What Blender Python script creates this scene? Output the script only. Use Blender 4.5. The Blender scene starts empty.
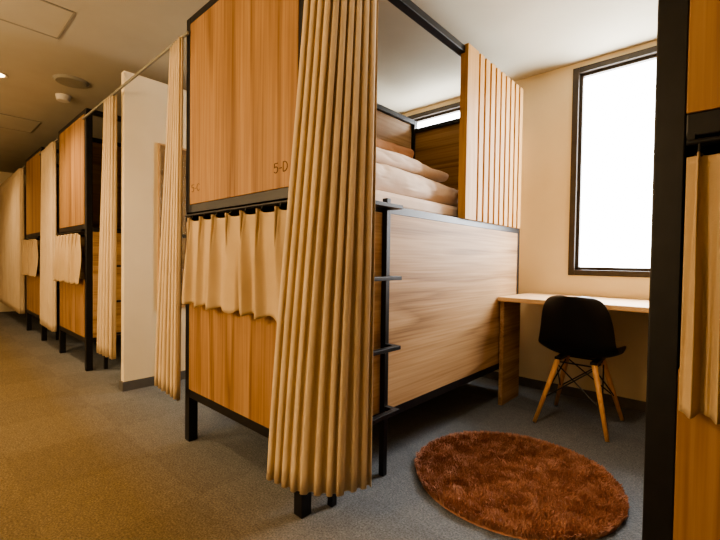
import bpy, bmesh, math, random
from mathutils import Vector, Matrix, noise
random.seed(7)
C = bpy.context.scene.collection
S = bpy.context.scene

# ------------------------------------------------------------------ helpers
def lin(r, g, b):
    f = lambda c: ((c/255+0.055)/1.055)**2.4 if c/255 > 0.04045 else c/255/12.92
    return (f(r), f(g), f(b), 1)

def newmat(name, base=(0.5,0.5,0.5,1), rough=0.6, metal=0.0, spec=0.5):
    m = bpy.data.materials.new(name); m.use_nodes = True
    nt = m.node_tree; b = nt.nodes['Principled BSDF']
    b.inputs['Base Color'].default_value = base
    b.inputs['Roughness'].default_value = rough
    b.inputs['Metallic'].default_value = metal
    b.inputs['Specular IOR Level'].default_value = spec
    return m, nt, b

def add_bump(nt, b, scale, strength, dist=0.002, detail=3):
    tc = nt.nodes.new('ShaderNodeTexCoord')
    n = nt.nodes.new('ShaderNodeTexNoise'); n.inputs['Scale'].default_value = scale
    n.inputs['Detail'].default_value = detail
    bp = nt.nodes.new('ShaderNodeBump'); bp.inputs['Strength'].default_value = strength
    bp.inputs['Distance'].default_value = dist
    nt.links.new(tc.outputs['Object'], n.inputs['Vector'])
    nt.links.new(n.outputs['Fac'], bp.inputs['Height'])
    nt.links.new(bp.outputs['Normal'], b.inputs['Normal'])
    return n

def varied(name, c1, c2, rough, scale, bump=0.2, bscale=None, spec=0.4, dist=0.002):
    m, nt, b = newmat(name, c1, rough, spec=spec)
    n = add_bump(nt, b, bscale or scale, bump, dist)
    tc = nt.nodes.new('ShaderNodeTexCoord')
    n2 = nt.nodes.new('ShaderNodeTexNoise'); n2.inputs['Scale'].default_value = scale; n2.inputs['Detail'].default_value = 4
    r = nt.nodes.new('ShaderNodeValToRGB')
    r.color_ramp.elements[0].position = 0.3; r.color_ramp.elements[0].color = c1
    r.color_ramp.elements[1].position = 0.7; r.color_ramp.elements[1].color = c2
    nt.links.new(tc.outputs['Object'], n2.inputs['Vector'])
    nt.links.new(n2.outputs['Fac'], r.inputs['Fac'])
    nt.links.new(r.outputs['Color'], b.inputs['Base Color'])
    return m

def wood(name, dark, mid, light, grain='Z', rough=0.55, across=3.0, seed=0.0, rings=7.0, mixf=0.5, stretch=0.09, fine=80, ringdark=.24):
    """grain runs along the given axis"""
    m, nt, b = newmat(name, mid, rough, spec=0.25)
    L = nt.links
    tc = nt.nodes.new('ShaderNodeTexCoord')
    mp = nt.nodes.new('ShaderNodeMapping')
    s_ = stretch
    sc = {'X': (s_, 1, 1), 'Y': (1, s_, 1), 'Z': (1, 1, s_)}[grain]
    mp.inputs['Scale'].default_value = sc
    mp.inputs['Location'].default_value = (seed, seed*1.7, seed*0.6)
    L.new(tc.outputs['Object'], mp.inputs['Vector'])
    n1 = nt.nodes.new('ShaderNodeTexNoise'); n1.inputs['Scale'].default_value = across
    n1.inputs['Detail'].default_value = 3.0; n1.inputs['Distortion'].default_value = 0.25
    L.new(mp.outputs['Vector'], n1.inputs['Vector'])
    mul = nt.nodes.new('ShaderNodeMath'); mul.operation = 'MULTIPLY'; mul.inputs[1].default_value = rings
    L.new(n1.outputs['Fac'], mul.inputs[0])
    fr = nt.nodes.new('ShaderNodeMath'); fr.operation = 'FRACT'; L.new(mul.outputs[0], fr.inputs[0])
    crv = nt.nodes.new('ShaderNodeValToRGB')
    ce = crv.color_ramp.elements
    ce[0].position = 0.0; ce[0].color = (ringdark,)*3+(1,)
    ce[1].position = 1.0; ce[1].color = (ringdark,)*3+(1,)
    k1 = ce.new(0.25); k1.color = (0.54,0.54,0.54,1)
    k2 = ce.new(0.82); k2.color = (0.72,0.72,0.72,1)
    L.new(fr.outputs[0], crv.inputs['Fac'])
    mp2 = nt.nodes.new('ShaderNodeMapping')
    sc2 = {'X': (0.02, 1, 1), 'Y': (1, 0.02, 1), 'Z': (1, 1, 0.02)}[grain]
    mp2.inputs['Scale'].default_value = sc2
    L.new(tc.outputs['Object'], mp2.inputs['Vector'])
    n2 = nt.nodes.new('ShaderNodeTexNoise'); n2.inputs['Scale'].default_value = fine; n2.inputs['Detail'].default_value = 5
    L.new(mp2.outputs['Vector'], n2.inputs['Vector'])
    mx = nt.nodes.new('ShaderNodeMix'); mx.data_type = 'FLOAT'; mx.inputs[0].default_value = mixf
    L.new(crv.outputs['Color'], mx.inputs[2]); L.new(n2.outputs['Fac'], mx.inputs[3])
    r = nt.nodes.new('ShaderNodeValToRGB')
    e = r.color_ramp.elements
    e[0].position = 0.32; e[0].color = dark
    e[1].position = 0.68; e[1].color = light
    k = e.new(0.52); k.color = mid
    L.new(mx.outputs[0], r.inputs['Fac'])
    L.new(r.outputs['Color'], b.inputs['Base Color'])
    bp = nt.nodes.new('ShaderNodeBump'); bp.inputs['Strength'].default_value = 0.12; bp.inputs['Distance'].default_value = 0.001
    L.new(n2.outputs['Fac'], bp.inputs['Height']); L.new(bp.outputs['Normal'], b.inputs['Normal'])
    return m

# ------------------------------------------------------------------ materials
M_end   = wood('wood_end_panel', lin(112,80,50), lin(146,111,75), lin(164,130,93), 'Z', seed=1.3, across=2.2, ringdark=.27)
M_side  = wood('wood_side_panel', lin(130,100,68), lin(168,135,97), lin(187,156,118), 'Y', seed=4.1, across=2.0, ringdark=.28, mixf=.5, fine=90, stretch=.12)
M_head  = wood('wood_headboard', lin(120,88,52), lin(154,118,74), lin(174,138,92), 'X', seed=4.1, across=2.4, ringdark=.30)
M_lt    = wood('wood_slat', lin(166,122,68), lin(184,140,82), lin(196,153,95), 'Z', across=6, seed=2.0, ringdark=.36)
M_desk  = wood('wood_desk', lin(192,156,112), lin(208,174,130), lin(218,186,144), 'X', seed=3.0, ringdark=.36)
M_leg   = wood('wood_chair_leg', lin(186,134,84), lin(206,156,102), lin(222,174,118), 'Z', across=12, seed=5.0, ringdark=.4)
M_pale  = wood('wood_pale_frame', lin(176,140,96), lin(190,154,110), lin(200,166,124), 'Z', across=12, seed=6.0, ringdark=.4)
M_black = varied('black_steel', lin(16,16,18), lin(22,22,25), 0.42, 30, 0.08, spec=0.4)
M_curt  = varied('tan_curtain_cloth', lin(192,171,140), lin(200,180,150), 0.9, 5, 0.3, 420, spec=0.1, dist=0.0008)
M_curt2 = varied('short_curtain_cloth', lin(176,153,120), lin(186,163,130), 0.9, 5, 0.3, 420, spec=0.1, dist=0.0008)
M_wall  = varied('cream_wall', lin(218,201,167), lin(224,208,175), 0.85, 3, 0.15, 160, spec=0.2)
M_part  = varied('white_partition', lin(228,212,178), lin(234,219,186), 0.8, 3, 0.12, 160, spec=0.2)
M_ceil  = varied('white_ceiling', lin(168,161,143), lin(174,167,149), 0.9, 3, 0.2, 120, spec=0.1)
M_base  = varied('grey_baseboard', lin(84,82,78), lin(96,93,88), 0.6, 20, 0.1)
M_rim   = varied('hatch_rim', lin(126,122,108), lin(134,130,116), 0.6, 20, 0.1)
M_frame = varied('dark_bronze_window_frame', lin(54,46,37), lin(64,55,45), 0.4, 20, 0.05)
M_sheet = varied('white_bedding', lin(208,190,174), lin(218,201,186), 0.95, 6, 0.3, 25, spec=0.1, dist=0.004)
M_blank = varied('beige_bedding', lin(168,130,102), lin(180,143,115), 0.95, 6, 0.3, 25, spec=0.1, dist=0.004)
M_plast = varied('black_plastic', lin(11,12,15), lin(15,16,20), 0.38, 10, 0.03, spec=.35)
M_metal = varied('dark_wire', lin(20,20,20), lin(28,28,28), 0.35, 20, 0.03)
M_offw  = varied('offwhite_plastic', lin(190,184,170), lin(198,192,178), 0.6, 10, 0.05)
M_ink   = varied('brown_lettering', lin(74,44,20), lin(82,50,24), 0.6, 10, 0.02)

# carpet : grey tiles, brown tint along the corridor paints in its warm light
M_carpet, nt, b = newmat('carpet_tiles', lin(110,108,106), 0.97, spec=0.05)
L = nt.links
tc = nt.nodes.new('ShaderNodeTexCoord')
ck = nt.nodes.new('ShaderNodeTexChecker'); ck.inputs['Scale'].default_value = 2.0
ck.inputs['Color1'].default_value = (1.03,1.03,1.03,1); ck.inputs['Color2'].default_value = (0.95,0.95,0.95,1)
mpc = nt.nodes.new('ShaderNodeMapping'); mpc.inputs['Location'].default_value = (0.13, 0.21, 0.25)
L.new(tc.outputs['Object'], mpc.inputs['Vector']); L.new(mpc.outputs['Vector'], ck.inputs['Vector'])
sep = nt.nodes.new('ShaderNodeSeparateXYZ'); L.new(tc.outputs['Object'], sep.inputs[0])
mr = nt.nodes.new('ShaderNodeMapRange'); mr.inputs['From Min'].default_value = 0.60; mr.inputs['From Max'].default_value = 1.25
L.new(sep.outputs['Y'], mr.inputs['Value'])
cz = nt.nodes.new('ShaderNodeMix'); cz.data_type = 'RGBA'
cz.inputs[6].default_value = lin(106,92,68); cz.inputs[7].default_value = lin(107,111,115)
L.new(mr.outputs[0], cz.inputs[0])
n = nt.nodes.new('ShaderNodeTexNoise'); n.inputs['Scale'].default_value = 130; n.inputs['Detail'].default_value = 6; n.inputs['Roughness'].default_value = .8
L.new(tc.outputs['Object'], n.inputs['Vector'])
rp = nt.nodes.new('ShaderNodeValToRGB')
rp.color_ramp.elements[0].position = 0.40; rp.color_ramp.elements[0].color = (0.62,0.62,0.62,1)
rp.color_ramp.elements[1].position = 0.60; rp.color_ramp.elements[1].color = (1.34,1.34,1.34,1)
L.new(n.outputs['Fac'], rp.inputs['Fac'])
nb = nt.nodes.new('ShaderNodeTexNoise'); nb.inputs['Scale'].default_value = 26; nb.inputs['Detail'].default_value = 6; nb.inputs['Roughness'].default_value = .7
L.new(tc.outputs['Object'], nb.inputs['Vector'])
rb_ = nt.nodes.new('ShaderNodeValToRGB')
rb_.color_ramp.elements[0].position = 0.3; rb_.color_ramp.elements[0].color = (0.87,0.87,0.87,1)
rb_.color_ramp.elements[1].position = 0.7; rb_.color_ramp.elements[1].color = (1.11,1.11,1.11,1)
L.new(nb.outputs['Fac'], rb_.inputs['Fac'])
def mulc(a, c):
    m_ = nt.nodes.new('ShaderNodeMix'); m_.data_type = 'RGBA'; m_.blend_type = 'MULTIPLY'; m_.inputs[0].default_value = 1
    L.new(a, m_.inputs[6]); L.new(c, m_.inputs[7]); return m_.outputs[2]
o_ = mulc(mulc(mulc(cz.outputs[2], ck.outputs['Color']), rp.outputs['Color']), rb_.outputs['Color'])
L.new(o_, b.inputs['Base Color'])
bp = nt.nodes.new('ShaderNodeBump'); bp.inputs['Strength'].default_value = 0.2; bp.inputs['Distance'].default_value = 0.002
L.new(n.outputs['Fac'], bp.inputs['Height']); L.new(bp.outputs['Normal'], b.inputs['Normal'])

M_rug = varied('brown_shag', lin(166,118,94), lin(184,138,114), 0.75, 14, 0.2, 60, spec=0.2)
M_mirror, nt, b = newmat('mirror_glass', (0.72,0.75,0.75,1), 0.05, 0.95)
M_glow, nt, b = newmat('warm_lamp_lens', lin(255,225,170), 0.5)
b.inputs['Emission Color'].default_value = lin(255,214,150); b.inputs['Emission Strength'].default_value = 14

# ------------------------------------------------------------------ mesh builders
def link(o, parent=None):
    C.objects.link(o)
    if parent is not None: o.parent = parent
    return o

def mesh_obj(name, bm, mat, parent=None, smooth=False, bevel=0.0, seg=2):
    me = bpy.data.meshes.new(name)
    bmesh.ops.recalc_face_normals(bm, faces=bm.faces[:])
    bm.to_mesh(me); bm.free()
    if smooth:
        for p in me.polygons: p.use_smooth = True
    if mat: me.materials.append(mat)
    o = bpy.data.objects.new(name, me)
    if bevel > 0:
        md = o.modifiers.new('bevel', 'BEVEL'); md.width = bevel; md.segments = seg; md.limit_method = 'ANGLE'
    return link(o, parent)

def bx(bm, x0, x1, y0, y1, z0, z1):
    vs = [bm.verts.new(p) for p in [(x0,y0,z0),(x1,y0,z0),(x1,y1,z0),(x0,y1,z0),(x0,y0,z1),(x1,y0,z1),(x1,y1,z1),(x0,y1,z1)]]
    for f in [(0,3,2,1),(4,5,6,7),(0,1,5,4),(1,2,6,5),(2,3,7,6),(3,0,4,7)]:
        bm.faces.new([vs[i] for i in f])

def boxes(name, lst, mat, parent=None, bevel=0.003):
    bm = bmesh.new()
    for t in lst: bx(bm, *t)
    return mesh_obj(name, bm, mat, parent, bevel=bevel)

def tube(bm, p, q, r0, r1=None, n=12):
    r1 = r0 if r1 is None else r1
    p, q = Vector(p), Vector(q)
    d = (q-p).normalized()
    a = d.orthogonal().normalized(); c = d.cross(a)
    A, B = [], []
    for i in range(n):
        t = 2*math.pi*i/n
        v = a*math.cos(t)+c*math.sin(t)
        A.append(bm.verts.new(p+v*r0)); B.append(bm.verts.new(q+v*r1))
    for i in range(n):
        j = (i+1) % n
        bm.faces.new([A[i],A[j],B[j],B[i]])
    bm.faces.new(A[::-1]); bm.faces.new(B)

def tag(o, label, cat, group=None):
    o['label'] = label; o['category'] = cat
    if group: o['group'] = group
    return o
def struct(o, label=None):
    o['kind'] = 'structure'
    if label: o['label'] = label
    return o
def empty(name, loc=(0,0,0)):
    e = bpy.data.objects.new(name, None); e.empty_display_size = 0.1; e.location = loc
    C.objects.link(e); return e

def clone_tree(o, parent=None, skip=()):
    c = o.copy(); C.objects.link(c)
    if parent is not None:
        c.parent = parent; c.matrix_parent_inverse = o.matrix_parent_inverse.copy()
    for ch in list(o.children):
        if ch.name.split('.')[0] in skip: continue
        clone_tree(ch, c, skip)
    return c

# ------------------------------------------------------------------ room shell
YF, YW = 1.02, 3.34        # bunk front line, window wall
CH = 2.50
XL, XR, YB = -9.6, 2.4, -1.5
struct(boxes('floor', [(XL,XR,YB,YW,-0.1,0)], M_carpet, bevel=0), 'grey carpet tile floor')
struct(boxes('ceiling', [(XL,XR,YB,YW+0.15,CH,CH+0.1)], M_ceil, bevel=0), 'white painted ceiling')
W1 = (-0.905, -0.10, 0.915, 2.46)
W2 = (-2.47, -1.50, 0.92, 2.455)
def wall_with_holes(name, x0, x1, y0, y1, z1, holes, mat):
    bm = bmesh.new(); cur = x0
    for h in sorted(holes):
        bx(bm, cur, h[0], y0, y1, 0, z1)
        bx(bm, h[0], h[1], y0, y1, 0, h[2]); bx(bm, h[0], h[1], y0, y1, h[3], z1)
        cur = h[1]
    bx(bm, cur, x1, y0, y1, 0, z1)
    return mesh_obj(name, bm, mat)
struct(wall_with_holes('wall_back', XL, XR, YW, YW+0.15, CH, [W1, W2], M_wall), 'cream painted wall with windows')
struct(boxes('wall_front', [(XL,XR,YB-0.1,YB,0,CH)], M_wall, bevel=0), 'cream painted corridor wall')
struct(boxes('wall_left', [(XL-0.1,XL,YB,YW,0,CH)], M_wall, bevel=0), 'cream painted end wall')
struct(boxes('wall_right', [(XR,XR+0.1,YB,YW,0,CH)], M_wall, bevel=0), 'cream painted end wall')
struct(boxes('baseboard_back', [(-3.33,XR,YW-0.012,YW,0,0.07)], M_base, bevel=0.002), 'dark grey vinyl baseboard')
PX = -3.33
struct(boxes('wall_partition', [(PX-0.06,PX,YF+0.02,YW,0,2.38)], M_part, bevel=0.002), 'off-white partition wall between bunk bays')
struct(boxes('baseboard_partition', [(PX,PX+0.01,YF+0.02,YW-0.02,0,0.07),(PX-0.07,PX+0.01,YF+0.01,YF+0.02,0,0.07)], M_base, bevel=0.001), 'grey baseboard on partition')

def window(name, W):
    x0,x1,z0,z1 = W; f = 0.042; g = .022; ya, yb = YW-0.015, YW+0.07
    o = boxes(name, [(x0,x0+f,ya,yb,z0,z1),(x1-f,x1,ya,yb,z0,z1),(x0+f,x1-f,ya,yb,z1-f,z1),(x0+f,x1-f,ya,yb,z0,z0+f),
                     (x0+f,x0+f+g,YW+0.02,yb-.01,z0+f,z1-f),(x1-f-g,x1-f,YW+0.02,yb-.01,z0+f,z1-f),
                     (x0+f+g,x1-f-g,YW+0.02,yb-.01,z0+f,z0+f+g),(x0+f+g,x1-f-g,YW+0.02,yb-.01,z1-f-g,z1-f)], M_frame, bevel=0.003)
    struct(o, 'dark bronze aluminium window')
    return o
window('window_1', W1); window('window_2', W2)

# ------------------------------------------------------------------ bunk bed (local frame: x 0..W, y 0..L)
BW, BL, BH = 0.96, 2.075, 2.29
def build_bunk():
    e = empty('bunk_bed')
    p = 0.025
    for (cx, cy) in [(0,0),(BW,0),(0,BL),(BW,BL)]:
        boxes('post', [(cx-p,cx+p,cy-p,cy+p,0,BH)], M_black, e, 0.003)
    for (z0,z1) in [(2.25,2.29),(1.245,1.29),(0.245,0.29)]:
        boxes('rail', [(p,BW-p,-p,p,z0,z1)], M_black, e, 0.003)
        zb_ = (2.175,2.21) if z0 > 2 else (z0,z1)
        boxes('rail', [(p,BW-p,BL-p,BL+p,*zb_)], M_black, e, 0.003)
        zz = (z0,z1) if z0 != 1.245 else (1.225,1.265)
        boxes('rail', [(-p,p,p,BL-p,*zz)], M_black, e, 0.003)
        boxes('rail', [(BW-p,BW+p,p,BL-p,*zz)], M_black, e, 0.003)
    boxes('upper_end_panel', [(p,BW-p,-p-0.002,-p+0.018,1.29,2.25)], M_end, e, 0.002)
    boxes('lower_end_panel', [(p,BW-p,-p-0.002,-p+0.018,0.29,0.80)], M_end, e, 0.002)
    boxes('lower_side_panel', [(BW+p-0.018,BW+p+0.002,p,BL-p,0.29,1.225)], M_side, e, 0.002)
    boxes('lower_side_panel', [(-p-0.002,-p+0.018,p,BL-p,0.29,1.225)], M_side, e, 0.002)
    boxes('upper_side_panel', [(-p-0.002,-p+0.018,p,BL-p,1.265,2.25)], M_side, e, 0.002)
    boxes('upper_headboard_panel', [(p,BW-p,BL-0.01,BL+0.01,1.29,2.175)], M_head, e, 0.002)
    boxes('lower_headboard_panel', [(p,BW-p,BL-0.01,BL+0.01,0.29,1.245)], M_head, e, 0.002)
    boxes('bed_base', [(p,BW-p,p,BL-p,1.235,1.262)], M_black, e, 0.002)
    boxes('bed_base', [(p,BW-p,p,BL-p,0.25,0.285)], M_black, e, 0.002)
    sx0, sx1 = BW+p+0.001, BW+p+0.021
    boxes('screen_board', [(sx0-0.03,sx1,1.19,1.33,1.262,2.30)], M_lt, e, 0.002)
    ls = []
    k = 9; y = 1.352; pitch = (BL-1.352)/k
    for i in range(k):
        ls.append((sx0,sx1,y,y+pitch*0.68,1.262,2.30)); y += pitch
    ls += [(sx0-0.02,sx0,1.33,BL-.03,1.30,1.35),(sx0-0.02,sx0,1.33,BL-.03,2.20,2.25),(sx0-0.02,sx0,1.33,BL-.03,1.75,1.79)]
    boxes('slat_screen', ls, M_lt, e, 0.0015)
    lad = bpy.data.objects.new('ladder', None); lad.empty_display_size = .1; link(lad, e)
    lx = BW+0.042; la, lb = 0.12, 0.447
    for ly in (la, lb):
        boxes('ladder_rail', [(lx-0.014,lx+0.014,ly-0.014,ly+0.014,0,1.29)], M_black, lad, 0.002)
    for z in (1.245,0.925,0.61,0.32):
        o = 0.07
        boxes('rung', [(lx+o-0.014,lx+o+0.014,la-0.014,lb+0.014,z-0.009,z+0.009),
                       (lx+0.014,lx+o-0.014,la-0.014,la+0.014,z-0.009,z+0.009),
                       (lx+0.014,lx+o-0.014,lb-0.014,lb+0.014,z-0.009,z+0.009)], M_black, lad, 0.002)
    bm = bmesh.new(); tube(bm, (0.03,-0.048,1.228), (BW-0.03,-0.048,1.228), 0.006)
    for x in (0.034, BW-.034): bx(bm, x-.006, x+.006, -0.048, -p+.004, 1.224, 1.247)
    mesh_obj('curtain_rod', bm, M_black, e, smooth=False)
    return e

GL = {'5': ([(.62,1.0),(.08,1.0),(.05,.56),(.25,.64),(.45,.63),(.62,.5),(.66,.32),(.6,.14),(.42,.01),(.22,.0),(.02,.1)], .95),
      '-': ([(0,.42),(.42,.42)], .66),
      'D': ([(.0,.0),(.0,1.0),(.3,1.0),(.52,.9),(.67,.7),(.7,.5),(.67,.3),(.52,.1),(.3,.0),(.0,.0)], .9),
      'C': ([(.7,.82),(.55,.96),(.36,1.0),(.16,.9),(.03,.7),(.0,.5),(.03,.3),(.16,.1),(.36,.0),(.55,.04),(.7,.18)], .9)}
def lettering(text, loc, size, parent, r=.0022):
    bm = bmesh.new(); x = 0
    for ch in text:
        pts, adv = GL[ch]
        for a, c in zip(pts, pts[1:]):
            tube(bm, (loc[0]+(x+a[0])*size, loc[1], loc[2]+a[1]*size), (loc[0]+(x+c[0])*size, loc[1], loc[2]+c[1]*size), r, n=8)
        x += adv
    o = mesh_obj('bed_number', bm, M_ink, parent)
    o['label'] = 'bed number ' + text + ' in thin dark brown letters'
    return o

bunk = build_bunk()
LBL = 'black steel bunk with wood panels'
tag(bunk, LBL+', ladder beside the round rug', 'bunk bed', 'dormitory bunks')
lettering('5-D', (0.788, -0.0272, 1.355), 0.038, bunk, .0020)
lettering('5-C', (0.050, -0.0272, 1.355), 0.037, bunk, .0014)
bunk.location = (-2.18, YF, 0)
others = [(-0.094, LBL+' at the end of the desk'), (-5.12, LBL+' beyond the partition wall'),
          (-6.98, LBL+' further along the corridor')]
bunks = [bunk]
for x, lb in others:
    c = clone_tree(bunk, None, skip=('bed_number',)); c.location = (x, YF, 0)
    tag(c, lb, 'bunk bed', 'dormitory bunks'); bunks.append(c)

# ------------------------------------------------------------------ curtains
def curtain(name, top, bot, zt, zb, folds, amp_t, amp_b, nv=26, per=20, seed=0, parent=None, mat=None, sag=0.0, hem=0.0, irr=.1, pinch=False):
    rnd = random.Random(seed)
    def samp(poly, u):
        ls = [0]
        for a, c in zip(poly, poly[1:]): ls.append(ls[-1]+math.dist(a, c))
        d = u*ls[-1]
        for i in range(len(poly)-1):
            if d <= ls[i+1] or i == len(poly)-2:
                t = (d-ls[i])/(ls[i+1]-ls[i]); break
        a, c = Vector(poly[i]), Vector(poly[i+1])
        return a.lerp(c, t)
    nu = folds*per
    phase = [rnd.uniform(-0.15,0.15) for _ in range(folds+2)]
    ampv = [rnd.uniform(0.75,1.2) for _ in range(folds+2)]
    dirs = [rnd.uniform(-1,1) for _ in range(folds+2)]
    L1 = sum(math.dist(a, c) for a, c in zip(bot, bot[1:]))
    bm = bmesh.new(); rows = []
    for j in range(nv+1):
        v = j/nv; row = []
        z = zt+(zb-zt)*v
        for i in range(nu+1):
            u = i/nu
            s = v*v*(3-2*v)*0.35+v*0.65
            p = samp(top, u).lerp(samp(bot, u), s)
            pa = samp(top, min(u+.03,1)).lerp(samp(bot, min(u+.03,1)), s); pb = samp(top, max(u-.03,0)).lerp(samp(bot, max(u-.03,0)), s)
            t = (pa-pb).normalized(); nrm = Vector((t.y, -t.x))
            f = u*folds; k = int(min(f, folds-1)); ph = phase[k]*(1-(f-k))+phase[k+1]*(f-k)
            dr = dirs[k]*(1-(f-k))+dirs[k+1]*(f-k)
            am = (amp_t+(amp_b-amp_t)*min(1,v*1.6))*(ampv[k]*(1-(f-k))+ampv[k+1]*(f-k))
            a_ = 2*math.pi*(f+ph*v+dr*irr*v*v)
            w = math.sin(a_)
            tang = -(L1/folds)*0.085*math.sin(2*a_)
            if pinch:
                fr_ = (f % 1)-0.5
                env = math.exp(-(fr_/0.16)**2)
                hd = max(0, 1-v*2.2)**1.3
                pin = env*math.cos(fr_*2*math.pi*6.0)*1.1 - (1-env)*0.9
                body = -math.cos(2*math.pi*(f+dr*irr*v*v))*0.9+0.45*math.sin(2*math.pi*(2*f+ph*3+v*.8*dr))
                w = body*(1-hd)+pin*hd
                tang = (L1/folds)*0.16*math.sin(2*math.pi*f)*max(0,1-v*1.3)
            w2 = 0.08*math.sin(2*math.pi*(1.7*f+phase[k]+v*0.5))*v
            off = am*(w+w2)
            q = p+nrm*off+t*tang
            dz = -sag*(1-math.exp(-(((f%1)-.5)/.22)**2))*(1-v)**2+hem*math.cos(2*math.pi*f+dr*2)*v
            row.append(bm.verts.new((q.x, q.y, z+dz)))
        rows.append(row)
    for j in range(nv):
        for i in range(nu):
            bm.faces.new([rows[j][i], rows[j][i+1], rows[j+1][i+1], rows[j+1][i]])
    o = mesh_obj(name, bm, mat or M_curt, parent, smooth=True)
    md = o.modifiers.new('thick', 'SOLIDIFY'); md.thickness = 0.002
    return o

big = [
 ('tan floor-length curtain gathered at the bunk corner by the ladder', [(-1.140,0.96),(-1.05,0.99),(-0.985,1.16)], [(-1.330,0.93),(-1.16,0.945),(-1.045,1.03),(-0.995,1.17)], 10, .0085, .0105, 0.14),
 ('tan floor-length curtain gathered beside the bunk post', [(-2.37,0.985),(-2.20,0.965)], [(-2.58,0.985),(-2.195,0.958)], 6, .011, .015, 0.225),
 ('tan floor-length curtain gathered at the partition wall end', [(-3.54,0.98),(-3.36,0.99)], [(-3.72,0.98),(-3.375,0.99)], 5, .016, .020, 0.24),
 ('tan floor-length curtain gathered beside the bunk past the partition', [(-5.80,0.98),(-5.17,0.965)], [(-5.9,0.98),(-5.15,0.96)], 9, .018, .022, 0.22),
 ('tan floor-length curtain drawn across the last bay of the corridor', [(-9.4,0.98),(-7.06,0.965)], [(-9.4,0.98),(-7.04,0.96)], 20, .026, .032, 0.22),
]
for i, (lb, t, bt, f, a1, a2, zb) in enumerate(big):
    o = curtain('aisle_curtain', t, bt, 2.19, zb, f, a1, a2, seed=i+3)
    tag(o, lb, 'curtain', 'aisle curtains')

def rail(x0, x1, lb, y=0.98):
    bm = bmesh.new(); bx(bm, x0, x1, y-.006, y+.006, 2.19, 2.206)
    o = mesh_obj('curtain_rail', bm, M_rim, bevel=.002)
    tag(o, lb, 'curtain rail', 'aisle curtain rails')
rail(-1.215, -0.11, 'slim grey curtain rail between two bunks')
rail(-3.39, -2.15, 'slim grey curtain rail from bunk to partition')
rail(-4.17, -3.39, 'slim grey curtain rail from partition to bunk')
rail(-6.03, -5.10, 'slim grey curtain rail between bunks')
rail(-9.4, -6.96, 'slim grey curtain rail at the end of the corridor')

def short_curtain(seed, x0=0.055, xb=0.040, zt=1.210, zb=.765, am=.018, folds=7, at=.014, sag=.018, hem=.009):
    return curtain('privacy_curtain', [(x0,-0.068),(BW-.03,-0.068)], [(xb,-0.070),(BW-.02,-0.070)], zt, zb, folds, at, am, nv=30, per=34, seed=seed, sag=sag, hem=hem, irr=.3, pinch=True, mat=M_curt2)
def hooks(cur, x0, folds, zt):
    for k in range(folds):
        x = x0+(BW-.03-x0)*(k+.5)/folds
        bm = bmesh.new(); tube(bm, (x,-0.058,zt-.02), (x,-0.048,1.234), .0026, n=8); tube(bm, (x-.006,-0.058,zt-.004), (x+.006,-0.058,zt-.004), .0035, n=8)
        mesh_obj('hook', bm, M_metal, cur)
labs = ['short tan curtain over the lower berth of the numbered bunk','short tan curtain over the lower berth beside the desk bay','short tan curtain over a lower berth beyond the partition','short tan curtain over the lower berth of the last bunk']
sc0 = None
for i, bk in enumerate(bunks):
    if i == 0: o = short_curtain(21); sc0 = o; hooks(o, .055, 7, 1.210)
    elif i == 1: o = short_curtain(33, 0.030, 0.030, 1.205, .728, .0125, 26, .009, .006, .003); hooks(o, .030, 26, 1.205)
    else:
        o = sc0.copy(); C.objects.link(o)
    o.location = bk.location
    tag(o, labs[i], 'curtain', 'lower berth curtains')

# ------------------------------------------------------------------ bedding
def soft_slab(name, x0,x1,y0,y1,z0,z1, mat, seed=0, rad=0.5, wav=0.012, tilt=0.0):
    bm = bmesh.new()
    cx, cy, cz = (x0+x1)/2,(y0+y1)/2,(z0+z1)/2
    hx, hy, hz = (x1-x0)/2,(y1-y0)/2,(z1-z0)/2
    bmesh.ops.create_cube(bm, size=2)
    bmesh.ops.subdivide_edges(bm, edges=bm.edges[:], cuts=45, use_grid_fill=True)
    for v in bm.verts:
        x,y,z = v.co
        r = hz*rad*1.95
        px, py, pz = x*hx, y*hy, z*hz
        ix, iy, iz = max(-hx+r,min(hx-r,px)), max(-hy+r,min(hy-r,py)), max(-hz+min(r,hz),min(hz-min(r,hz),pz))
        d = Vector((px-ix,py-iy,pz-iz))
        if d.length > 1e-6: d = d.normalized()*min(r,hz)
        q = Vector((ix,iy,iz))+d
        nv = noise.noise_vector(Vector((q.x*4+seed*3.1, q.y*2.6, q.z*6)))
        w1 = noise.noise(Vector((q.x*7+seed+nv.x, q.y*5+nv.y*1.5, q.z*7+seed)))
        w3 = noise.noise(Vector((q.x*15+seed+nv.x*2, q.y*11+nv.y*2, q.z*13)))
        rid = (1-min(1, abs(w1)*4)); rid2 = (1-min(1, abs(w3)*3.5))
        w = wav*(nv.z*1.3-0.8*rid-0.25*rid2-0.1)
        q.z += w*max(0,z)*1.1-tilt*max(0,z)*(py/hy)*hz
        q.x += wav*nv.x*2.0-wav*(0.75*rid+.3*rid2)*(x if abs(x)>.9 else 0); q.y += wav*nv.y*2.0
        q.z = max(q.z, -hz)
        v.co = Vector((cx,cy,cz))+q
    o = mesh_obj(name, bm, mat, smooth=True)
    md = o.modifiers.new('sub', 'SUBSURF'); md.levels = 1; md.render_levels = 1
    return o
m = boxes('mattress', [(-2.14,-1.262,1.06,3.06,1.262,1.35)], M_sheet, bevel=0.025)
tag(m, 'white mattress on the upper berth', 'mattress')
m2 = boxes('mattress', [(-2.14,-1.262,1.06,3.06,0.285,0.40)], M_sheet, bevel=0.025)
tag(m2, 'white mattress on the lower berth', 'mattress')
tag(soft_slab('folded_duvet', -2.08,-1.28,1.25,2.52,1.35,1.50, M_sheet, 1, tilt=.2, wav=.014), 'thick cream duvet folded on the upper mattress', 'duvet')
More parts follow.
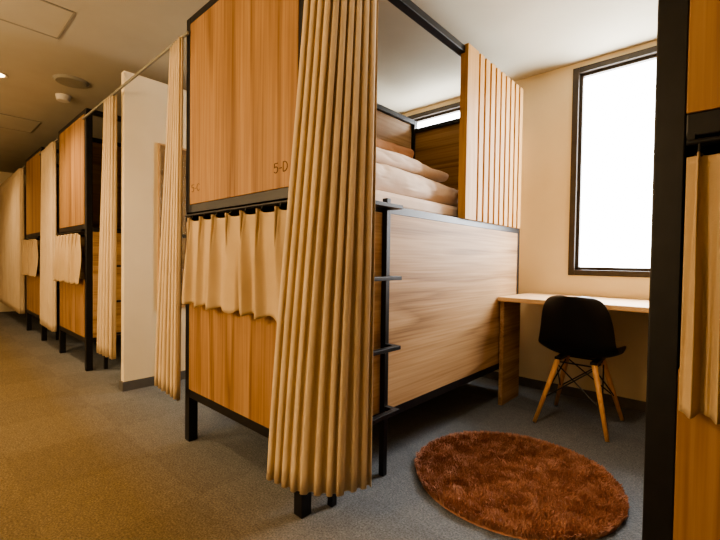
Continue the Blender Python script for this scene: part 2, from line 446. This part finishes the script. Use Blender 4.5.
tag(soft_slab('folded_blanket', -2.04,-1.34,1.25,2.34,1.515,1.60, M_sheet, 2, wav=.011, tilt=.25), 'pale blanket folded on the cream duvet', 'blanket')
tag(soft_slab('pillow', -2.02,-1.46,1.32,2.10,1.618,1.705, M_blank, 3, wav=.009), 'brownish tan pillow resting on the folded bedding', 'pillow')

# ------------------------------------------------------------------ desk
desk = empty('desk', (-1.18, 3.0, 0))
tag(desk, 'long light wood desk along the wall under the window', 'desk')
dx = 1.18; dy = -3.0
def dbox(name, b_, mat, bev=.003):
    x0,x1,y0,y1,z0,z1 = b_
    return boxes(name, [(x0+dx,x1+dx,y0+dy,y1+dy,z0,z1)], mat, desk, bev)
dbox('desktop', (-1.185,-0.125,2.72,YW-0.013,0.735,0.765), M_desk)
dbox('side_support', (-1.185,-1.155,2.76,3.06,0,0.735), M_side)
dbox('side_support', (-0.155,-0.128,2.76,3.06,0,0.735), M_side)

# ------------------------------------------------------------------ chair
chair = empty('shell_chair', (-0.685, 2.84, 0))
tag(chair, 'black moulded shell chair with light wood legs at the desk', 'chair')
prof = [(0.235,0.405,0.17),(0.222,0.432,0.20),(0.17,0.440,0.218),(0.09,0.430,0.228),(0.0,0.422,0.232),(-0.08,0.425,0.230),(-0.145,0.445,0.224),
        (-0.185,0.490,0.215),(-0.205,0.55,0.208),(-0.220,0.62,0.200),(-0.236,0.69,0.188),(-0.250,0.75,0.168),(-0.258,0.785,0.14),(-0.262,0.802,0.10),(-0.263,0.81,0.05)]
bm = bmesh.new(); rows = []; NU = 20
for k, (py, pz, hw) in enumerate(prof):
    t = k/(len(prof)-1); row = []
    lift_seat = 0.055 if t < 0.5 else 0.055*(1-(t-0.5)/0.5)
    fwd = 0.0 if t < 0.35 else min((t-0.35)/0.25, 1)*0.085*(1-0.45*max(0,(t-0.6)/0.4))
    if t < .12: lift_seat *= 0.3+5.8*t
    for i in range(NU+1):
        u = -1+2*i/NU
        e2 = abs(u)**2.6
        row.append(bm.verts.new((u*hw, py+fwd*e2, pz+lift_seat*e2*(1 if t < .5 else 0.6))))
    rows.append(row)
for a, c in zip(rows, rows[1:]):
    for i in range(NU): bm.faces.new([a[i],a[i+1],c[i+1],c[i]])
sh = mesh_obj('seat_shell', bm, M_plast, chair, smooth=True)
md = sh.modifiers.new('s','SOLIDIFY'); md.thickness = 0.009; md.offset = 0
md = sh.modifiers.new('b','SUBSURF'); md.levels = 2; md.render_levels = 2
tops = []
for sx in (-1,1):
    for sy in (-1,1):
        bm = bmesh.new()
        a = (sx*0.10, sy*0.10-0.01, 0.405); c = (sx*0.20, sy*0.215-0.01, 0.003)
        tube(bm, c, a, 0.011, 0.017, 14)
        mesh_obj('leg', bm, M_leg, chair, smooth=True)
        tops.append((Vector(a), Vector(c)))
bm = bmesh.new()
def lp(i, t): return tops[i][0].lerp(tops[i][1], t)
for i, j in ((0,1),(2,3),(0,2),(1,3)):
    tube(bm, lp(i,0.08), lp(j,0.62) , 0.0042, n=8)
    tube(bm, lp(i,0.62), lp(j,0.08), 0.0042, n=8)
    tube(bm, lp(i,0.05), lp(j,0.05), 0.005, n=8)
mesh_obj('leg_brace', bm, M_metal, chair)
for sx in (-1,1):
    boxes('seat_mount', [(sx*0.10-0.018, sx*0.10+0.018, -0.13, 0.11, 0.400, 0.415)], M_metal, chair, .002)

# ------------------------------------------------------------------ rug
RX, RY, RR = -0.722, 1.868, 0.445
rug = empty('round_rug', (RX, RY, 0)); tag(rug, 'round brown shaggy rug on grey carpet', 'rug')
bm = bmesh.new(); bmesh.ops.create_cone(bm, cap_ends=True, segments=72, radius1=RR*0.99, radius2=RR*0.97, depth=0.012)
for v in bm.verts: v.co.z += 0.0065
mesh_obj('rug_backing', bm, M_rug, rug)
bm = bmesh.new(); rnd = random.Random(5)
for k in range(44000):
    r = RR*math.sqrt(rnd.random()); a = rnd.random()*2*math.pi
    x, y = r*math.cos(a), r*math.sin(a)
    nz = noise.noise_vector(Vector((x*22, y*22, 0.3)))
    ln = 0.023*rnd.uniform(0.8,1.12)*(1+0.15*noise.noise(Vector((x*28,y*28,2))))
    lean = Vector((nz.x, nz.y, 0))*0.012+Vector((rnd.uniform(-.006,.006), rnd.uniform(-.006,.006), 0))
    if r > RR*0.95: lean += Vector((x,y,0)).normalized()*0.008
    w = 0.0030; t = rnd.random()*math.pi; d = Vector((math.cos(t), math.sin(t), 0))*w
    p0 = Vector((x,y,0.010)); p1 = p0+lean*0.4+Vector((0,0,ln*0.7)); p2 = p0+lean+Vector((0,0,ln))
    v = [bm.verts.new(q) for q in (p0-d, p0+d, p1+d*0.8, p1-d*0.8, p2)]
    bm.faces.new([v[0],v[1],v[2],v[3]]); bm.faces.new([v[3],v[2],v[4]])
pl = mesh_obj('rug_pile', bm, M_rug, rug); pl['kind'] = 'stuff'

# ------------------------------------------------------------------ mirror on partition
mir = empty('wall_mirror', (PX, 1.55, 0.6)); tag(mir, 'tall wood-framed mirror hung on the partition wall', 'mirror')
y0,y1,z0,z1 = -0.27,0.22,0.0,1.30
t = .014
boxes('mirror_frame', [(0,0.016,y0,y0+t,z0,z1),(0,0.016,y1-t,y1,z0,z1),(0,0.016,y0+t,y1-t,z0,z0+t),(0,0.016,y0+t,y1-t,z1-t,z1)], M_pale, mir, .002)
boxes('mirror_pane', [(0.002,0.012,y0+t,y1-t,z0+t,z1-t)], M_mirror, mir, 0)

# ------------------------------------------------------------------ ceiling fittings
def hatch(x0,x1,y0,y1,lb):
    h = empty('ceiling_hatch', ((x0+x1)/2,(y0+y1)/2,CH)); tag(h, lb, 'access hatch')
    a, c = (x1-x0)/2,(y1-y0)/2; t=.012
    boxes('hatch_frame', [(-a,-a+t,-c,c,-.006,0),(a-t,a,-c,c,-.006,0),(-a+t,a-t,-c,-c+t,-.006,0),(-a+t,a-t,c-t,c,-.006,0)], M_rim, h, .001)
    boxes('hatch_cover', [(-a+t,a-t,-c+t,c-t,-.003,0)], M_ceil, h, 0)
hatch(-3.45,-3.0,0.22,0.67,'square ceiling access hatch with metal rim')
hatch(-6.3,-5.7,0.5,0.95,'square ceiling access hatch further along the corridor')
def disc(name, x, y, r, h, lb, cat, mat, r2=None):
    bm = bmesh.new(); bmesh.ops.create_cone(bm, cap_ends=True, segments=40, radius1=r2 or r*.85, radius2=r, depth=h)
    o = mesh_obj(name, bm, mat, bevel=.002); o.location = (x,y,CH-h/2); tag(o, lb, cat); return o
disc('ceiling_speaker', -4.18, .90, .13, .02, 'round ceiling speaker grille', 'speaker', M_rim)
disc('smoke_detector', -4.62, .93, .06, .05, 'small white round smoke detector', 'smoke detector', M_offw)
WARM = (1.0, .73, .44)
def downlight(x, y, power, vis_lab, col=WARM):
    d = empty('downlight', (x,y,CH)); tag(d, vis_lab, 'ceiling light', 'ceiling downlights')
    bm = bmesh.new(); n=32; ra, rb = .075,.058
    ring = [[bm.verts.new((r*math.cos(2*math.pi*i/n), r*math.sin(2*math.pi*i/n), z)) for i in range(n)] for r,z in ((ra,0),(ra,-.006),(rb,-.006),(rb,0))]
    for A,B in zip(ring, ring[1:]):
        for i in range(n): bm.faces.new([A[i],A[(i+1)%n],B[(i+1)%n],B[i]])
    mesh_obj('trim_ring', bm, M_offw, d)
    bm = bmesh.new(); bmesh.ops.create_circle(bm, cap_ends=True, segments=32, radius=.057)
    for v in bm.verts: v.co.z = -.003
    mesh_obj('lamp_lens', bm, M_glow, d)
    l = bpy.data.lights.new('downlight_lamp', 'SPOT'); l.energy = power; l.spot_size = math.radians(140); l.spot_blend = .9
    l.color = col; l.shadow_soft_size = .12
    lo = bpy.data.objects.new('downlight_lamp', l); lo.location = (x,y,CH-.06); C.objects.link(lo)
for x, y, p in [(-4.50,.45,125),(-2.9,.05,75),(-7.4,.2,85)]:
    downlight(x, y, p, 'round warm recessed downlight in the corridor ceiling')
downlight(-0.62, 1.45, 38, 'added unseen fill downlight above the desk bay', (1,.84,.64))  # fill light for the aisle, added out of view
# pendant lamps added out of view by the opposite corridor wall to brighten the ceiling
def fill(x, y, power):
    d = empty('fill_lamp', (x,y,CH)); tag(d, 'added unseen bare-bulb pendant lamp by the corridor wall', 'pendant lamp', 'corridor pendant lamps')
    bm = bmesh.new(); tube(bm, (0,0,-.02), (0,0,0), .05, .05, 24); mesh_obj('canopy', bm, M_offw, d)
    bm = bmesh.new(); tube(bm, (0,0,-.50), (0,0,-.02), .004, .004, 8); mesh_obj('cord', bm, M_black, d)
    bm = bmesh.new(); bmesh.ops.create_uvsphere(bm, u_segments=20, v_segments=12, radius=.035)
    for v in bm.verts: v.co.z -= .53
    mesh_obj('bulb', bm, M_glow, d, smooth=True)
    l = bpy.data.lights.new('fill_glow', 'POINT'); l.energy = power; l.color = WARM; l.shadow_soft_size = .22
    lo = bpy.data.objects.new('fill_glow', l); lo.location = (x,y,CH-.80); C.objects.link(lo)
for x, y, p in [(-3.3,-1.15,64),(-1.6,-1.15,84),(-5.8,-1.15,36)]:
    fill(x, y, p)

# ------------------------------------------------------------------ window light (sky outside)
def area(name, loc, rot, sx, sy, e, col):
    l = bpy.data.lights.new(name, 'AREA'); l.shape='RECTANGLE'; l.size=sx; l.size_y=sy; l.energy=e; l.color=col
    o = bpy.data.objects.new(name, l); o.location=loc; o.rotation_euler=rot; C.objects.link(o); return o
for W, e in ((W1,64),(W2,36)):
    area('sky_light', ((W[0]+W[1])/2, YW+0.13, (W[2]+W[3])/2), (math.radians(-90),0,0), W[1]-W[0]-.02, W[3]-W[2]-.02, e, (.94,.97,1.0))
w = bpy.data.worlds.new('world'); S.world = w; w.use_nodes = True
w.node_tree.nodes['Background'].inputs[0].default_value = (.96,.98,1,1)
w.node_tree.nodes['Background'].inputs[1].default_value = 12.5

# ------------------------------------------------------------------ camera
cam = bpy.data.cameras.new('cam'); co = bpy.data.objects.new('cam', cam); C.objects.link(co)
cam.sensor_width = 36; cam.lens = 36*405/720; cam.clip_start = 0.02
R = Matrix.Rotation(math.radians(42.4),4,'Z') @ Matrix.Rotation(math.radians(90-1.27),4,'X') @ Matrix.Rotation(math.radians(0.8),4,'Z')
co.matrix_world = Matrix.Translation((0,0,1.0)) @ R
S.camera = co
S.view_settings.view_transform = 'AgX'
try: S.view_settings.look = 'AgX - Medium High Contrast'
except Exception: pass
S.view_settings.exposure = 0.12
